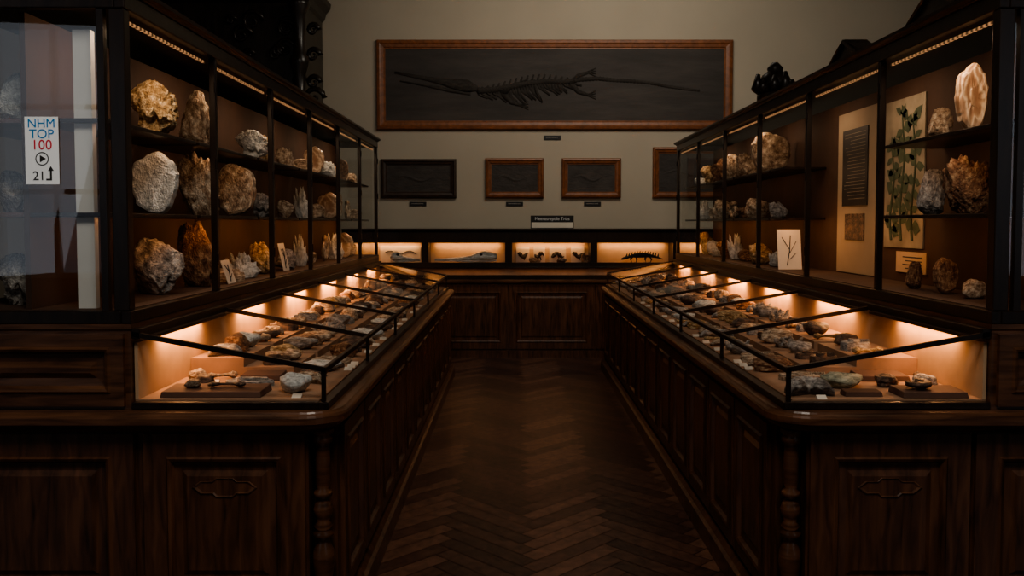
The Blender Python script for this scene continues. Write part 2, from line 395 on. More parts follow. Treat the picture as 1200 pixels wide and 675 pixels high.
    bx('back_rail',(X(XTg-.03),X(XTg),Y0,YE,zb-.015,zb+.022),M['ebony'],dv,bevel=.003)
    for i in range(7):
        y=Y0+i*bay; ya=y if i==0 else y-.008; yb=ya+.016
        if i==6: ya,yb=YE-.018,YE
        bm=bmesh.new()
        loft(bm,[[(X(XD+.001),yy,zf-.006),(X(XD+.001),yy,zf+.012),(X(XTg-.001),yy,zb+.012),(X(XTg-.001),yy,zb-.006)] for yy in (ya,yb)])
        mk('glazing_bar',bm,M['ebony'],dv)
        bx('corner_post' if i in(0,6) else 'post',(X(XD+.002),X(XD+.016),ya,yb,.908,zf-.01),M['ebony'],dv)
        if i<6:
            y1=y+bay
            if i>=3:
                quad('glass_pane',[(X(XD+.01),y+.01,zf+.006),(X(XD+.01),y1-.01,zf+.006),(X(XTg-.02),y1-.01,zb+.003),(X(XTg-.02),y+.01,zb+.003)],M['glassd'],dv)
                quad('glass_pane',[(X(XD+.008),y+.01,.908),(X(XD+.008),y1-.01,.908),(X(XD+.008),y1-.01,zf-.01),(X(XD+.008),y+.01,zf-.01)],M['glassd'],dv)
            rs=y+.03 if i else y+.52
            bx('riser',(X(XD+.25),X(XD+.46),rs,y1-.02,.9125,.946),M['bed'],dv)
            bx('riser',(X(XD+.46),X(XTg-.013),rs,y1-.02,.9125,.984),M['bed'],dv)
            bx('lamp_housing',(X(XTg-.055),X(XTg-.031),y+.08,y1-.08,zb-.02,zb-.008),M['ebony'],dv)
            area('desk_lamp',(X(XTg-.043),y+bay*.45,zb-.022),(0,0,-1),(0,1,0),bay-.5,.02,DESKP[i],WARM,dv)
    quad('glass_pane',[(X(XD+.018),YE-.008,.908),(X(XTg),YE-.008,.908),(X(XTg),YE-.008,zb-.008),(X(XD+.018),YE-.008,zf-.008)],M['glassd'],dv)
    # ---- tall case
    tc=empty('tall_display_case',(X((XT+U)/2),(Y0+YE)/2,.883),'tall dark-framed glass museum case filled with mineral specimens','display case')
    bm=bmesh.new(); loft(bm,[[(X(u),y,z) for u,y in [(XT-e,Y0-e),(XT-e,YE),(U,YE),(U,Y0-e)]] for e,z in [(0,.883),(0,1.165),(.004,1.172),(.004,1.19)]])
    mk('plinth',bm,M['woodh'],tc)
    a,c=sorted((X(XT+.02),X(U)))
    bm=bmesh.new(); rectloft(bm,(a,Y0,.895),(1,0,0),(0,0,1),(0,-1,0),c-a,.26,DOORP(.06)); mk('plinth_panel',bm,M['woodh'],tc)
    bm=bmesh.new(); box(bm,X(XT-.006),X(XT+.03),Y0-.006,YE,1.19,1.236); box(bm,X(XT+.03),X(U),Y0-.006,Y0+.03,1.19,1.236); box(bm,X(XT+.03),X(U),YE-.03,YE,1.19,1.236); mk('bottom_rail',bm,M['ebony'],tc,bevel=.004)
    bx('case_floor',(X(XT+.031),X(U),Y0+.031,YE-.031,1.19,1.238),M['back'],tc)
    bm=bmesh.new(); box(bm,X(XT-.004),X(XT+.035),Y0-.004,YE,TZ-.09,TZ-.03); box(bm,X(XT+.035),X(U),Y0-.004,Y0+.03,TZ-.09,TZ-.03); box(bm,X(XT+.035),X(U),YE-.03,YE,TZ-.09,TZ-.03); mk('top_rail',bm,M['ebony'],tc,bevel=.004)
    bm=bmesh.new(); loft(bm,[[(X(u),y,z) for u,y in [(XT-e,Y0-e),(XT-e,YE+e),(U,YE+e),(U,Y0-e)]] for e,z in [(.008,TZ-.03),(.012,TZ-.022),(.028,TZ-.014),(.03,TZ)]]); mk('cornice',bm,M['ebony'],tc)
    bp=XT+.38; zt_=TZ-.091
    bx('back_panel',(X(bp),X(bp+.02),Y0+.05,YE-.035,1.239,zt_),M['back'],tc)
    hinge=None
    for i in range(7):
        y=Y0+i*bay; w_=.028
        ya,yb=y-w_/2,y+w_/2; ue=XT+.03
        if i==0: ya,yb=Y0-.002,Y0+.045; ue=XT+.055
        if i==6: ya,yb=YE-.04,YE
        bx('post',(X(XT),X(ue),ya,yb,1.237,zt_),M['ebony'],tc,bevel=.003)
        if i<6:
            for z in (1.36,1.8,2.15):
                if hinge is None:
                    bm=bmesh.new(); tube(bm,[(X(XT-.003),y+bay-.024,z),(X(XT-.003),y+bay-.024,z+.05)],.006,8); hinge=mk('hinge',bm,M['ebony'],tc); h0=hinge.location.copy()
                else:
                    o=hinge.copy(); COL.objects.link(o); o.location=h0+Vector((0,i*bay,z-1.36))
            y1=y+bay
            if i>=4: quad('glass_pane',[(X(XT+.012),y+.014,1.237),(X(XT+.012),y1-.014,1.237),(X(XT+.012),y1-.014,zt_),(X(XT+.012),y+.014,zt_)],M['glass'],tc)
            bx('light_strip',(X(XT+.037),X(XT+.047),y+.04,y1-.04,TZ-.118,TZ-.108),M['strip'],tc)
            area('case_lamp',(X(XT+.07),y+bay*.4,TZ-.12),(s*.45,0,-.9),(0,1,0),bay*.45,.03,CASEP[i],(1,.66,.42),tc)
            area('shelf_lamp',(X(XT+.11),y+bay/2,1.565),(s*.7,0,-.7),(0,1,0),bay-.3,.02,[.5,.75,1.0,.8,1.0,.9][i],(1,.44,.16),tc)
            area('shelf_lamp',(X(XT+.11),y+bay/2,1.905),(s*.6,0,-.8),(0,1,0),bay-.3,.02,[.5,.4,.25,.3,.3,.3][i],(1,.58,.32),tc)
    for yy in (Y0,YE):
        yq=yy+.012 if yy==Y0 else yy-.012
        quad('glass_pane',[(X(XT+.055),yq,1.237),(X(U),yq,1.237),(X(U),yq,zt_),(X(XT+.055),yq,zt_)],M['glassend'],tc)
    bx('post',(X(XT+.075),X(XT+.10),Y0,Y0+.025,1.237,zt_),M['ebony'],tc)
    for z in (1.59,1.93):
        bx('shelf',(X(bp+.022),X(U),Y0+.06,Y0+.95,z-.016,z),M['woodh'],tc)
    return tc,YE
LB,RB=.93,1.0
tL,YEL=side(-1,1.38,.68,.61,.66,LB,[(.755,1.335,True),(1.37,2.1,False)])
tR,YER=side(1,1.714,.98,.92,.97,RB,[(1.065,1.64,True),(1.66,2.4,False)])

def shelf(tc,s,XT,y0,y1,z):
    bm=bmesh.new(); box(bm,s*(XT+.09),s*(XT+.378),y0,y1,z-.016,z); mk('shelf',bm,M['ebony'],tc,bevel=.002)
for z in (1.59,1.93):
    for i in range(6): shelf(tL,-1,1.38,Y0+.05+i*LB if i==0 else Y0+i*LB+.02,Y0+(i+1)*LB-.02,z)
    shelf(tR,1,1.714,Y0+.05,4.18,z)
    for i in (2,3,4,5):
        shelf(tR,1,1.714,(Y0+i*RB+.02) if i>2 else 5.75,Y0+(i+1)*RB-.02,z)
bx('upright_lamp_casing',(-1.60,-1.535,3.12,3.15,1.239,2.25),M['white'],tL,label='white upright lamp casing')

# ------------------------------------------------------------------ specimens on shelves
Wl='on a shelf of the tall glass case'
FL=1.239
def L(kind,mt,y,z,w,h,d=None,rz=0,u=1.57,label=None): spec(kind,mt,(-u,y,z+.001),(w,d or w*.7,h) if not kind.startswith('amms') else (w*.4,w,h),rz,Wl,'specimens in the tall cases',label)
def R(kind,mt,y,z,w,h,d=None,rz=0,u=1.91,label=None): spec(kind,mt,(u,y,z+.001),(w,d or w*.7,h) if not kind.startswith('amms') else (w*.4,w,h),rz,Wl,'specimens in the tall cases',label)
L('big5','gold',3.72,1.93,.22,.24,label='lumpy golden brown rock on the upper shelf')
L('agate','quartz',3.75,1.59,.205,.275,.08,label='upright pale quartz slab on the middle shelf')
L('big1','grey',3.75,FL,.24,.25,label='grey angular rock on the case floor')
L('big3','tan',4.22,1.93,.15,.27,label='tan rounded rock on the upper shelf')
L('big4','tan',4.24,1.59,.20,.32,label='tall brown geode on the middle shelf')
L('big2','rust',4.24,FL,.19,.33,label='tall rust brown rock on the case floor')
L('agate2','tan',4.84,1.59,.22,.30,.1,label='large upright tan geode slice on the middle shelf'); L('slab','tan',4.62,FL,.22,.07)
L('cry2','quartz',4.93,FL,.2,.15); L('big5','quartz',5.12,1.93,.2,.18); L('rock2','gold',5.42,1.93,.09,.18)
L('big5','grey',5.28,1.59,.17,.15); L('big2','gold',5.32,FL,.16,.2)
spec('big1','grey',(-1.95,3.35,1.591),(.16,.12,.17),0,Wl,'specimens in the tall cases'); spec('big3','quartz',(-1.93,3.32,1.931),(.15,.12,.2),0,Wl,'specimens in the tall cases'); spec('big5','grey',(-1.92,3.3,FL),(.2,.15,.2),0,Wl,'specimens in the tall cases')
rnd=random.Random(5)
kinds=[('big1','tan'),('big5','gold'),('cry2','quartz'),('agate','agate'),('big3','grey'),('amms','tan'),('agate2','rust'),('big4','quartz'),('big5','rust'),('big4','tan'),('agate','tan')]
for z in (1.93,1.59,FL):
    y=5.85
    while y<YEL-.12:
        k,mt=rnd.choice(kinds); w=rnd.uniform(.10,.20); h=rnd.uniform(.09,.24)
        L(k,mt,y,z,w,h,.06 if k[:3]=='aga' else None,0); y+=w/2+rnd.uniform(.26,.42)
R('agate','agate',3.6,1.93,.125,.29,.07,label='tall banded agate slice standing upright on the upper shelf')
R('big3','tan',3.86,1.93,.11,.14)
R('big4','rust',3.60,1.59,.19,.25,.12,label='dark brown geode half on the middle shelf'); R('big3','grey',3.93,1.59,.13,.21,label='grey oval stone on the middle shelf')
R('agate2','rust',3.78,FL,.1,.16,.07); R('big3','rust',4.08,FL,.08,.13); R('rock1','tan',3.55,FL,.1,.08)
R('agate2','tan',6.4,1.93,.3,.3,.07,label='large fan-shaped tan fossil slab on the upper shelf')
R('big1','tan',6.7,1.59,.2,.16); R('big2','grey',6.2,1.59,.14,.12); R('big2','gold',6.6,FL,.2,.16); R('cry','quartz',6.2,FL,.14,.12)
for z in (1.93,1.59,FL):
    y=7.02
    while y<YER-.15:
        k,mt=rnd.choice(kinds); w=rnd.uniform(.12,.2); h=rnd.uniform(.09,.23)
        R(k,mt,y,z,w,h,.06 if k[:3]=='aga' else None,0); y+=w/2+rnd.uniform(.22,.34)

# ------------------------------------------------------------------ posters / cards in right case
def wallpanel(name,xp,y0,y1,z0,z1,mat,label,cat,th=.008):
    e=empty(name,(xp,(y0+y1)/2,z0),label,cat)
    bx('board',(xp-th,xp,y0,y1,z0,z1),mat,e); return e
bp=1.714+.38-.001
P=wallpanel('botanical_poster',bp,4.36,4.82,1.42,2.22,M['posterpaper'],'aged botanical poster with tall green leafy plants','poster')
xx=bp-.010
for yc,ht in ((4.47,.62),(4.60,.68),(4.72,.52)):
    bm=bmesh.new()
    st=[(xx,yc+.02*math.sin(t*.9),1.46+ht*t/8) for t in range(9)]; tube(bm,st,[.009-.0006*t for t in range(9)],5)
    rq=random.Random(int(ht*100))
    for t in range(1,9):
        for sg in (-1,1):
            a=Vector(st[t]); d=Vector((0,sg*rq.uniform(.05,.09),rq.uniform(-.04,.07))); q=d.cross(Vector((1,0,0))).normalized()*rq.uniform(.02,.04)
            bm.faces.new([bm.verts.new(p) for p in (a,a+d*.35+q,a+d*.7+q*.8,a+d*1.15,a+d*.6-q)])
    for k in range(6):
        an=k*1.047; c=Vector((xx,yc,1.47+ht)); d=Vector((0,math.cos(an),math.sin(an)))*.045; q=Vector((0,-d.z,d.y))*.3
        bm.faces.new([bm.verts.new(p) for p in (c,c+d*.5+q,c+d,c+d*.5-q)])
    mk('plant_drawing',bm,M['green'],P,label='green leafy plant illustration')
P=wallpanel('information_panel',bp,4.94,5.52,1.245,2.24,M['panelpaper'],'cream information panel with black text board and small picture','information panel')
bx('text_board',(bp-.014,bp-.008,5.05,5.43,1.66,2.13),M['black'],P)
bm=bmesh.new(); rnd=random.Random(2)
for k in range(20): box(bm,bp-.0150,bp-.014,5.08,5.08+rnd.uniform(.22,.32),2.10-k*.021,2.103-k*.021)
mk('text_lines',bm,M['posterpaper'],P,label='lines of small pale print')['kind']='stuff'
bx('picture',(bp-.014,bp-.008,5.09,5.38,1.45,1.61),M['darkst'],P)
P=wallpanel('caption_card',bp,4.32,4.66,1.29,1.40,M['cream'],'pale caption card with lines of print below the poster','card')
bm=bmesh.new()
for k in range(4): box(bm,bp-.0095,bp-.008,4.36,4.58-.03*(k%2),1.37-k*.02,1.375-k*.02)
mk('text_lines',bm,M['ink'],P)['kind']='stuff'
def leancard(s,u,y,z,w,h,label):
    z+=.001
    e=empty('drawing_card',(s*u,y,z),label,'card')
    bm=bmesh.new(); dx=.04*s
    loft(bm,[[(s*u,y-w/2,z),(s*u,y+w/2,z),(s*u+dx,y+w/2,z+h),(s*u+dx,y-w/2,z+h)],[(s*u+.004*s,y-w/2,z),(s*u+.004*s,y+w/2,z),(s*u+dx+.004*s,y+w/2,z+h),(s*u+dx+.004*s,y-w/2,z+h)]])
    mk('card',bm,M['paper'],e)
    bm=bmesh.new(); f=lambda a,b:(s*u+dx*b/h-.003*s,y+a,z+b)
    tube(bm,[f(-.02,.03*h/.3),f(0,h*.45),f(.01,h*.8)],.003,5); tube(bm,[f(0,h*.4),f(w*.3,h*.7)],.002,5); tube(bm,[f(0,h*.5),f(-w*.3,h*.8)],.002,5); tube(bm,[f(.0,h*.25),f(w*.25,h*.4)],.002,5)
    mk('branch_drawing',bm,M['ink'],e)
def facecard(x,y,z,w,h,label):
    z+=.001
    e=empty('drawing_card',(x,y,z),label,'card'); dy=.05
    bm=bmesh.new(); loft(bm,[[(x-w/2,y,z),(x+w/2,y,z),(x+w/2,y+dy,z+h),(x-w/2,y+dy,z+h)],[(x-w/2,y+.004,z),(x+w/2,y+.004,z),(x+w/2,y+dy+.004,z+h),(x-w/2,y+dy+.004,z+h)]]); mk('card',bm,M['paper'],e)
    f=lambda a,b:(x+a,y+dy*b/h-.003,z+b); bm=bmesh.new()
    tube(bm,[f(-.02,.1*h),f(0,h*.45),f(.01,h*.85)],.003,5); tube(bm,[f(0,h*.4),f(w*.3,h*.7)],.002,5); tube(bm,[f(0,h*.5),f(-w*.3,h*.8)],.002,5); tube(bm,[f(0,h*.25),f(w*.25,h*.4)],.002,5)
    mk('branch_drawing',bm,M['ink'],e)
facecard(1.87,5.78,FL,.16,.27,'white card with branching drawing leaning in the case')
leancard(-1,1.5,5.62,FL,.14,.18,'pale card with line drawing leaning beside specimens')
leancard(-1,1.47,4.44,FL,.12,.12,'small pale card with line drawing near tan rocks')

# ------------------------------------------------------------------ desk specimens
def lab(x,y,z,w=.05):
    bm=bmesh.new(); loft(bm,[[(x-w/2,y-.012,z),(x+w/2,y-.012,z),(x+w/2,y+.012,z+.012),(x-w/2,y+.012,z+.012)],[(x-w/2,y-.010,z),(x+w/2,y-.010,z),(x+w/2,y+.014,z),(x-w/2,y+.014,z)]])
    return mk('paper_label',bm,M['paper'],label='small white paper label beside desk specimens',cat='label',group='paper labels in the desk vitrines')
dk=[('rock1','tan'),('rock2','grey'),('rock3','rust'),('amm','darkst'),('amm','tan'),('shell','tan'),('shell','grey'),('slab','tan'),('slab2','grey'),('bone','gold'),('rock2','darkst'),('rock1','darkst'),('rock3','gold'),('rock2','quartz'),('slab2','darkst'),('rock3','darkst'),('slab','darkst'),('cry','grey')]
Wd='in the slanted desk vitrine'
rnd=random.Random(21)
for s,XT,XD,bay in ((-1,1.38,.68,LB),(1,1.714,.98,RB)):
    first=None
    for i in range(6):
        ys=Y0+i*bay+ (.10 if i else .61); n=6 if i<3 else 5
        if i==0: n=3
        ye=Y0+(i+1)*bay-.10
        for r_,(u,zz,hm,dw) in enumerate(((XD+.145,.9125,.07,.19),(XD+.355,.9465,.08,.18),(XD+.555,.9845,.085,.16))):
            for k in range(n):
                y=ys+(ye-ys)*(k/(max(1,n-1)))+rnd.uniform(-.006,.006)
                kd,mt=rnd.choice(dk); w=rnd.uniform(.65,1)*dw; d=rnd.uniform(.085,.125); h=rnd.uniform(.65,1)*hm
                if kd[:3] in('sla','she','amm'): h*=.65
                if kd=='bone': h*=.45; d*=.5
                spec(kd,mt,(s*(u+rnd.uniform(-.01,.01)),y,zz),(w,d,h),rnd.uniform(-.2,.2),Wd,'specimens in the desk vitrines')
        if i<4:
            for k in range(3):
                y=ys+(ye-ys)*((k+.5)/3)*.98
                if first is None: first=lab(s*(XD+.045),y,.9125,.035)
                else:
                    o=first.copy(); COL.objects.link(o); o.location=(s*(XD+.045),y,.9125)
def D(kind,mt,x,y,w,d,h,rz=0,z=.9125,label=None): spec(kind,mt,(x,y,z),(w,d,h),rz,Wd,'specimens in the desk vitrines',label)
def block(x0,x1,y0,y1,h=.026):
    bm=bmesh.new(); loft(bm,[[(x0,y0,.9125),(x1,y0,.9125),(x1,y1,.9125),(x0,y1,.9125)],[(x0+.004,y0+.004,.9125+h*.8),(x1-.004,y0+.004,.9125+h*.8),(x1-.004,y1-.004,.9125+h),(x0+.004,y1-.004,.9125+h)]])
    mk('display_block',bm,M['brown'],label='low brown display block in the desk vitrine',cat='display block',group='display blocks',bevel=.002)
block(-1.30,-.93,3.10,3.25); block(-1.12,-.95,3.44,3.55)
D('rock2','quartz',-.83,3.20,.12,.10,.075,label='white lumpy stone near the glass corner')
D('slab','grey',-1.04,3.34,.19,.13,.035); D('rock1','darkst',-1.22,3.32,.09,.07,.05); D('bone','darkst',-1.08,3.175,.14,.04,.02,0,.9386)
D('shell','tan',-.83,3.42,.13,.12,.04); D('rock3','tan',-1.28,3.44,.08,.07,.05); D('amm','darkst',-.84,3.54,.12,.10,.035); D('bone','tan',-1.20,3.48,.12,.04,.03,.4)
D('rock1','tan',-1.21,3.18,.06,.05,.03,0,.9386)
block(1.42,1.66,3.09,3.22); block(1.22,1.36,3.12,3.18,.02); block(1.40,1.60,3.42,3.55)
D('shell','grey',1.10,3.20,.17,.15,.06,label='grey ribbed fossil shell near the glass corner'); D('rock2','greenst',1.28,3.29,.17,.11,.06,label='greenish grey oval stone in the desk vitrine')
D('amm','darkst',1.50,3.155,.10,.10,.035,0,.9386); D('rock1','grey',1.60,3.32,.10,.08,.05); D('rock3','darkst',1.46,3.32,.09,.07,.05)
D('slab2','tan',1.18,3.46,.2,.12,.035); D('bone','darkst',1.65,3.46,.07,.04,.03,1.2,.9125)
for x,y in ((-.80,3.11),(1.12,3.085),(-1.2,3.39)):
    o=first.copy(); COL.objects.link(o); o.location=(x,y,.9125)

# ------------------------------------------------------------------ far wall case
fw=empty('wall_display_case',(.45,10.2,0),'long dark wooden case against the wall with warm lit windows','display case')
FX0,FX1=-2.02,2.86
bx('body',(FX0,FX1,9.85,10.58,.08,.86),M['wood'],fw)
bx('skirting',(FX0,FX1,9.82,10.5,0,.08),M['wood'],fw)
div=[-2.03,-1.05,-.07,.93,1.9,2.86]
for a,c in zip(div,div[1:]):
    bm=bmesh.new(); rectloft(bm,(a+.012,9.85,.1),(1,0,0),(0,0,1),(0,-1,0),c-a-.024,.74,DOORP(.09)); mk('door',bm,M['wood'],fw)
bm=bmesh.new(); loft(bm,[[(FX0,9.80+e,z),(FX1,9.80+e,z),(FX1,10.58,z),(FX0,10.58,z)] for e,z in [(.03,.86),(.0,.87),(.0,.895),(.012,.905)]]); mk('worktop',bm,M['woodh'],fw)
bx('step',(FX0,FX1,10.02,10.3,.906,1.08),M['bed'],fw)
bx('display_bed',(FX0,FX1,9.86,10.019,.906,.912),M['bed'],fw)
bx('back_panel',(FX0,FX1,10.3,10.32,.906,1.325),M['cream'],fw)
bx('front_rail',(FX0,FX1,9.83,9.858,.906,.955),M['ebony'],fw)
bx('middle_rail',(FX0,FX1,9.985,10.019,1.03,1.095),M['ebony'],fw)
bm=bmesh.new(); loft(bm,[[(FX0,10.0-e,z),(FX1,10.0-e,z),(FX1,10.57,z),(FX0,10.57,z)] for e,z in [(0,1.325),(0,1.45),(.015,1.46),(.03,1.475),(.03,1.49)]]); mk('top_rail',bm,M['ebony'],fw)
for x in div:
    bx('divider',(x-.04,x+.04,10.0,10.3,1.081,1.325),M['ebony'],fw)
for a,c in zip(div,div[1:]):
    quad('glass_pane',[(a+.01,9.845,.955),(c-.01,9.845,.955),(c-.01,9.985,1.05),(a+.01,9.985,1.05)],M['glassd'],fw)
    bx('glazing_bar',(a-.008,a+.008,9.86,9.98,.912,.95),M['ebony'],fw)
    area('case_lamp',((a+c)/2,10.25,1.318),(0,.1,-.95),(1,0,0),(c-a)-.2,.03,1.5,(1,.50,.22),fw)
    area('desk_lamp',((a+c)/2,9.975,1.025),(0,-.3,-.95),(1,0,0),(c-a)-.16,.015,.22,WARM,fw)
rnd=random.Random(9)
for k in range(15):
    x=-1.0+k*.2
    kd,mt=rnd.choice([q for q in dk if q[0] in('rock1','rock2','shell','amm')]); spec(kd,mt,(x,9.93,.9125),(.1,.08,.028),0,'in the wall case desk','specimens in the wall case')
def skull(name,x0,z,length,mat,label,flip=1):
    e=empty(name,(x0,10.16,z),label,'fossil')
    secs=[(0,.012,.012,.02),(.15,.014,.014,.022),(.4,.018,.02,.03),(.58,.026,.03,.04),(.68,.05,.045,.06),(.8,.062,.06,.07),(.92,.055,.05,.065),(1,.03,.025,.06)]
    bm=bmesh.new(); loft(bm,[[(x0+flip*(t-.5)*length,10.16+w*math.cos(a),z+cz+.02+h*math.sin(a)) for a in [2*math.pi*k/14 for k in range(14)]] for t,w,h,cz in secs]); 
    mk('cranium',bm,mat,e,smooth=True)
    bm=bmesh.new(); tube(bm,[(x0+flip*(t-.5)*length,10.16,z+.022+.012*abs(t-.5)) for t in [k/10 for k in range(11)]],[.007,.008,.009,.01,.011,.013,.016,.018,.018,.015,.01],8)
    for k in range(22): tube(bm,[(x0+flip*(-.47+k*.025)*length,10.155,z+.025),(x0+flip*(-.47+k*.025)*length,10.155,z+.044)],[.004,.001],5)
    mk('jaw',bm,mat,e)
    bm=bmesh.new(); ball(bm,(x0+flip*.25*length,10.11,z+.1),.018,(1.2,.6,.9)); mk('eye_socket',bm,M['ink'],e)
skull('fossil_skull',-.58,1.081,.74,M['quartz'],'long-snouted pale fossil skull in the lit wall case')
skull('fossil_skull',-1.30,1.081,.36,M['quartz'],'small pale fossil skull in the lit wall case',-1)
def dino(x0,z,L_,mat,label):
    e=empty('fossil_skeleton',(x0,10.16,z),label,'fossil')
    bm=bmesh.new(); P=[(x0+(t-.5)*L_,10.16,z+.045+.05*math.sin(math.pi*t)) for t in [k/16 for k in range(17)]]
    tube(bm,P,[.008,.016,.018,.014,.016,.024,.03,.033,.033,.03,.025,.02,.016,.013,.010,.007,.004],8)
    for k in range(2,15): 
        x,y,zz=P[k]; tube(bm,[(x,y,zz+.01),(x+.01,y,zz+.05)],[.012,.003],5)
    mk('spine',bm,mat,e)
    for t,dx in ((.28,-.03),(.33,.02),(.6,-.02),(.66,.03)):
        x=x0+(t-.5)*L_; bm=bmesh.new(); tube(bm,[(x,10.15,z+.085),(x+dx,10.14,z+.045),(x+dx*.4,10.12,z+.006),(x+dx*.4-.03,10.12,z+.006)],[.018,.013,.009,.006],7); mk('leg',bm,mat,e)
dino(1.52,1.081,.5,M['ink'],'black spiny reptile skeleton model in the lit wall case')
for x,w in ((.10,.16),(.30,.14),(.52,.2),(.76,.16)):
    e=empty('picture_card',(x,10.28,1.081),'white display card with dark fossil picture in wall case','card',group='picture cards')
    bx('card',(x-w/2,x+w/2,10.285,10.295,1.081,1.27),M['paper'],e)
    bm=bmesh.new(); tube(bm,[(x-w*.4+w*.8*t/8,10.282,1.17+.025*math.sin(t*.9+x*9)) for t in range(9)],[.006,.02,.03,.022,.02,.03,.02,.012,.004],7); tube(bm,[(x,10.282,1.17),(x+.02,10.282,1.11)],.008,5); mk('fossil_picture',bm,M['ink'],e)
spec('amms','rust',(.85,10.14,1.082),(.05,.12,.13),1.57,'in the lit wall case'); spec('big2','rust',(.24,10.12,1.082),(.14,.09,.07),0,'in the lit wall case'); spec('big1','darkst',(.56,10.12,1.082),(.12,.09,.06),0,'in the lit wall case')
e=empty('picture_card',(-1.37,10.28,1.081),'wide white display card with line drawing in wall case','card'); x0,x1=-1.62,-1.13
bx('card',(x0,x1,10.285,10.295,1.081,1.28),M['paper'],e)
bm=bmesh.new(); tube(bm,[(x0+.06+.037*t,10.282,1.2+.02*math.sin(t)) for t in range(11)],.006,6); mk('fossil_picture',bm,M['ink'],e)
sg=empty('title_sign',(.445,10.1,1.49),'black title sign with white lettering standing on wall case','sign')
bx('board',(.19,.70,10.10,10.112,1.492,1.645),M['black'],sg,bevel=.002)
bx('foot',(.26,.63,10.08,10.14,1.49,1.498),M['black'],sg)
text('Meeresreptile Trias',.052,(.445,10.0985,1.59),M['lettering'],sg)
bm=bmesh.new(); box(bm,.20,.69,10.098,10.0995,1.50,1.565); mk('lower_panel',bm,M['paper'],sg,label='pale lower strip of the sign')  # pale strip painted as the reflected light on the board's lower half

# ------------------------------------------------------------------ wall pictures
def framed(name,x0,x1,z0,z1,fw_,fm,label,cat):
    e=empty(name,((x0+x1)/2,YW-.03,z0),label,cat); w=x1-x0; h=z1-z0
    bm=bmesh.new(); rectloft(bm,(x0,YW-.002,z0),(1,0,0),(0,0,1),(0,-1,0),w,h,[(0,0),(0,.035),(.01,.05),(fw_*.35,.055),(fw_*.5,.045),(fw_*.8,.04),(fw_*.9,.03),(fw_,.03),(fw_,.01)],False); mk('frame',bm,fm,e)
    bx('slab',(x0+fw_*.95,x1-fw_*.95,YW-.022,YW-.004,z0+fw_*.95,z1-fw_*.95),M['slate'],e)
    return e
big=framed('framed_fossil',-1.696,2.68,2.705,3.80,.11,M['frame'],'long dark slate slab with marine reptile skeleton in brown frame','framed fossil')
pw=lambda px,py,o=.0225:((px-VX)*.0106,YW-o,H+(VY-py)*.0106)
def flat(o,k=.3):
    for v in o.data.vertices: v.co.y*=k
    o.location.y=.008; return o
bm=bmesh.new()
tube(bm,[pw(464,87),pw(485,91),pw(505,95),pw(520,98),pw(535,101),pw(548,103),pw(560,106)],[.015,.022,.03,.04,.075,.08,.03],8)
flat(mk('skull',bm,M['relief'],big,smooth=True))
bm=bmesh.new(); tube(bm,[pw(470,97),pw(500,102),pw(530,108),pw(552,112)],[.01,.018,.03,.02],6)
flat(mk('jaw',bm,M['relief'],big,smooth=True))
sp=[(560,108),(580,107),(600,103),(620,99),(640,97),(660,98),(680,95),(700,94),(720,96),(740,97),(760,99),(780,103),(800,106),(818,108)]
def interp(t):
    k=min(int(t),len(sp)-2); f=t-k; return sp[k][0]*(1-f)+sp[k+1][0]*f, sp[k][1]*(1-f)+sp[k+1][1]*f
bm=bmesh.new()
tube(bm,[pw(*interp(i/130*(len(sp)-1))) for i in range(131)],[(.046*(1-.6*i/130))*(.75+.3*(i%2)) for i in range(131)],6)
for i in range(34):
    x,y=interp(i/34*5.6); a=pw(x,y); L_=.20*math.sin(math.pi*(i+3)/39)+.05
    k=.5+.5*random.random()
    tube(bm,[a,(a[0]+.03,a[1],a[2]-L_*.55*k),(a[0]+.09+.05*random.random(),a[1],a[2]-L_*k)],[.022,.020,.012],5)
    if i%2: tube(bm,[a,(a[0]+.03,a[1],a[2]+L_*.4)],[.018,.010],5)
flat(mk('spine_and_ribs',bm,M['relief'],big,smooth=True,label='dark fossil backbone with ribs and long tail'))
for (x,y) in ((590,112),(668,100)):
    for sgn in (-1,1):
        bm=bmesh.new()
        a=pw(x,y); tube(bm,[a,(a[0]+.1,a[1],a[2]+sgn*.10),(a[0]+.22,a[1],a[2]+sgn*.14)],[.04,.032,.02],6)
        for k in range(4): 
            q=(a[0]+.21,a[1],a[2]+sgn*.14); tube(bm,[q,(q[0]+.10,q[1],q[2]+sgn*(.05-.035*k))],[.014,.007],5)
        flat(mk('limb',bm,M['relief'],big,smooth=True))
for x0,x1,z1,fm,lb in ((-1.65,-.72,2.345,M['framedark'],'dark framed slate fossil slab hanging above the wall case'),(-.36,.36,2.355,M['frame'],'small brown framed dark fossil slab on the wall'),(.583,1.314,2.355,M['frame'],'small brown framed dark fossil slab on the wall'),(1.707,2.62,2.49,M['frame'],'taller brown framed dark fossil slab beside the glass case')):
    e=framed('framed_fossil',x0,x1,1.868,z1,.075,fm,lb,'framed fossil'); cx=(x0+x1)/2; cz=(1.868+z1)/2; hw=(x1-x0)*.3
    bm=bmesh.new()
    P=[(cx-hw+2*hw*k/14,YW-.0225,cz+.03*math.sin(k*.6)) for k in range(15)]
    tube(bm,P,[.008,.012,.016,.022,.028,.026,.022,.02,.018,.015,.012,.01,.008,.006,.004],6)
    for k in range(3,10): tube(bm,[P[k],(P[k][0]+.02,YW-.0225,P[k][2]-.06)],[.006,.003],5)
    flat(mk('skeleton',bm,M['slate'],e))
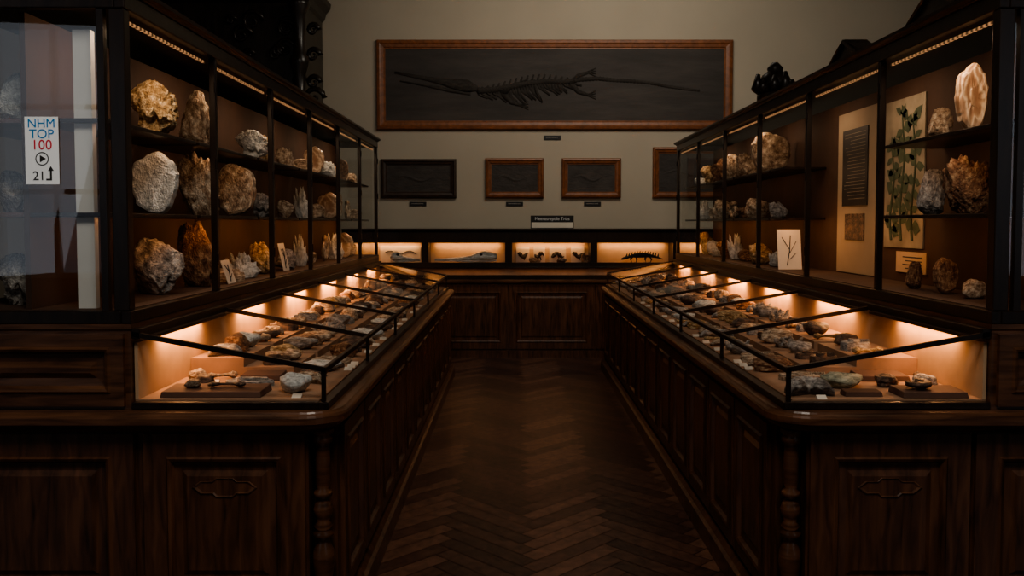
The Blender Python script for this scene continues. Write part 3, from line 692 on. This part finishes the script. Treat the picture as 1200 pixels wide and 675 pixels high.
for px,py in ((647,162),(490,239),(603,239),(694,239)):
    c=pw(px,py); e=empty('caption_plate',(c[0],YW-.01,c[2]-.025),'small dark caption plate with pale print on the wall','caption plate',group='wall caption plates')
    bx('plate',(c[0]-.105,c[0]+.105,YW-.012,YW-.0005,c[2]-.026,c[2]+.026),M['black'],e,bevel=.002)
    bx('text_line',(c[0]-.08,c[0]+.07,YW-.0132,YW-.012,c[2]-.002,c[2]+.006),M['grey'],e)

# ------------------------------------------------------------------ sticker
st=empty('glass_sticker',(-1.684,3.058,1.69),'white audio guide sticker with blue and red print on case glass','sticker')
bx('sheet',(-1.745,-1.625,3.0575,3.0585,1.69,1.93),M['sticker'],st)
text('NHM',.044,(-1.685,3.0566,1.892),M['blue'],st); text('TOP',.046,(-1.685,3.0566,1.854),M['blue'],st); text('100',.050,(-1.685,3.0566,1.814),M['red'],st)
bm=bmesh.new(); c=(-1.685,3.0565,1.781)
ring=lambda r,y:[(c[0]+r*math.cos(2*math.pi*k/28),y,c[2]+r*math.sin(2*math.pi*k/28)) for k in range(28)]
loft(bm,[ring(.024,3.0566),ring(.0205,3.0566)],False,False)
mk('play_circle',bm,M['ink'],st)
bm=bmesh.new(); bm.faces.new([bm.verts.new(p) for p in [(c[0]-.008,3.0566,c[2]-.013),(c[0]-.008,3.0566,c[2]+.013),(c[0]+.014,3.0566,c[2])]])
mk('play_triangle',bm,M['ink'],st)
text('21',.046,(-1.697,3.0566,1.705),M['ink'],st)
bm=bmesh.new()
bm.faces.new([bm.verts.new((x,3.0566,z)) for x,z in [(-1.672,1.704),(-1.651,1.704),(-1.651,1.738),(-1.644,1.738),(-1.6545,1.755),(-1.665,1.738),(-1.658,1.738),(-1.658,1.710),(-1.672,1.710)]]); mk('arrow_symbol',bm,M['ink'],st)

# ------------------------------------------------------------------ carved bookcase
cb=empty('carved_bookcase',(-3.0,9.9,0),'tall black carved wooden bookcase with scrolled crest and columns','bookcase')
bx('body',(-4.2,-2.35,9.6,10.55,0,4.0),M['carved'],cb)
bm=bmesh.new(); loft(bm,[[(-4.2-e,9.6-e,z),(-2.35+e,9.6-e,z),(-2.35+e,10.55,z),(-4.2-e,10.55,z)] for e,z in [(0,4.0),(.03,4.03),(.05,4.1),(.10,4.16),(.11,4.22)]]); mk('cornice',bm,M['carved'],cb)
bm=bmesh.new(); lathe(bm,-2.37,9.50,[(.09,0),(.09,1.0),(.06,1.1),(.07,1.5),(.055,2.4),(.06,2.9),(.085,2.95),(.06,3.0),(.07,3.2),(.10,3.3),(.11,3.36),(.07,3.42),(.06,3.6),(.075,3.85),(.12,3.95),(.12,4.0)],20); mk('column',bm,M['carved'],cb,smooth=True)
rr=random.Random(4)
for k in range(26):
    bm=bmesh.new(); x=-4.1+1.7*rr.random(); z=2.95+.95*rr.random(); R_=.05+.08*rr.random()
    tube(bm,[(x+R_*(1-t/16)*math.cos(t*.6),9.585,z+R_*(1-t/16)*math.sin(t*.6)) for t in range(15)],[.026-.001*t for t in range(15)],6)
    mk('scroll_carving',bm,M['carved'],cb,smooth=True)
for k in range(9):
    bm=bmesh.new(); x=-4.0+k*.205; h=.35+.35*math.sin(math.pi*k/8)
    tube(bm,[(x,9.75,4.22),(x+.06*math.sin(k),9.75,4.22+h*.5),(x,9.75,4.22+h),(x,9.75,4.27+h)],[.10,.09,.05,.02],8)
    mk('crest_finial',bm,M['carved'],cb,smooth=True)
for z,r_ in ((2.95,.12),(3.12,.08),(3.42,.08),(3.7,.07)):
    bm=bmesh.new(); tube(bm,[(-2.24+r_*(1-t/18)*math.cos(t*.5),9.59,z+r_*(1-t/18)*math.sin(t*.5)) for t in range(17)],[.035-.0015*t for t in range(17)],7)
    mk('side_scroll',bm,M['carved'],cb,smooth=True)

# ------------------------------------------------------------------ ornaments on right case top
zt=TZ+.0005
e=empty('carved_finial',(1.80,5.95,zt),'dark carved urn and leaf ornament on top of the tall case','ornament')
bm=bmesh.new(); lathe(bm,1.80,5.95,[(.12,zt),(.12,zt+.04),(.08,zt+.055),(.10,zt+.09),(.11,zt+.13),(.09,zt+.17),(.05,zt+.20),(.055,zt+.22),(.02,zt+.26)],16); mk('urn',bm,M['carved'],e,smooth=True)
for k in range(10):
    a=k*.628; bm=bmesh.new(); hh=.13+.05*((k*7)%3)/2
    tube(bm,[(1.80+.07*math.cos(a),5.95+.07*math.sin(a),zt+.04),(1.80+.13*math.cos(a),5.95+.13*math.sin(a),zt+.09),(1.80+.115*math.cos(a),5.95+.115*math.sin(a),zt+hh)],[.034,.036,.014],7)
    mk('leaf',bm,M['carved'],e,smooth=True)
def pediment(y,w,h):
    e=empty('carved_pediment',(1.80,y,zt),'low dark carved pediment on top of the tall case','ornament')
    bm=bmesh.new(); loft(bm,[[(x,y-w/2,zt),(x,y+w/2,zt),(x,y+w*.42,zt+h*.35),(x,y+w*.1,zt+h*.8),(x,y,zt+h),(x,y-w*.1,zt+h*.8),(x,y-w*.42,zt+h*.35)] for x in (1.74,1.86)]); mk('gable',bm,M['carved'],e)
    bm=bmesh.new(); tube(bm,[(1.735,y-w*.42,zt+.02),(1.73,y-w*.2,zt+h*.5),(1.735,y,zt+h*.9),(1.73,y+w*.2,zt+h*.5),(1.735,y+w*.42,zt+.02)],.012,6)
    mk('moulding',bm,M['carved'],e)
pediment(4.55,.42,.12); pediment(3.6,.5,.14)

# ------------------------------------------------------------------ lights
area('skylight',(1.2,7.6,4.7),(-.08,.70,-.70),(1,0,0),2.6,1.0,56,(1,.91,.77))  # ceiling wash added to brighten the far wall, no opening modelled
area('window_daylight',(-5.45,YB+.05,2.4),(.45,1,-.12),(1,0,0),1.3,2.9,13,(.85,.9,1))  # fill light added behind the camera, set before the unseen window
area('window_daylight',(5.45,YB+.05,2.4),(-.45,1,-.12),(1,0,0),1.3,2.9,13,(.85,.9,1))  # matching added fill at the second unseen window
area('skylight',(.1,.6,5.0),(0,.3,-1),(1,0,0),2.0,1.5,105,(1,.90,.79))  # overhead fill added to brighten the aisle floor and near cabinet fronts
wd=bpy.data.worlds.new('world'); SC.world=wd; wd.use_nodes=True
wd.node_tree.nodes['Background'].inputs[0].default_value=(.5,.55,.6,1); wd.node_tree.nodes['Background'].inputs[1].default_value=.02

# ------------------------------------------------------------------ camera
PITCH=math.radians(2.6)
cam=bpy.data.cameras.new('camera'); co=bpy.data.objects.new('camera',cam); COL.objects.link(co)
co.location=(0,0,H); co.rotation_euler=(math.pi/2-PITCH,0,0); cam.sensor_width=36; cam.lens=30
cam.shift_x=-(VX-600)/1200; cam.shift_y=-(337.5-VY-1000*math.tan(PITCH))/1200; cam.clip_start=.05
SC.camera=co
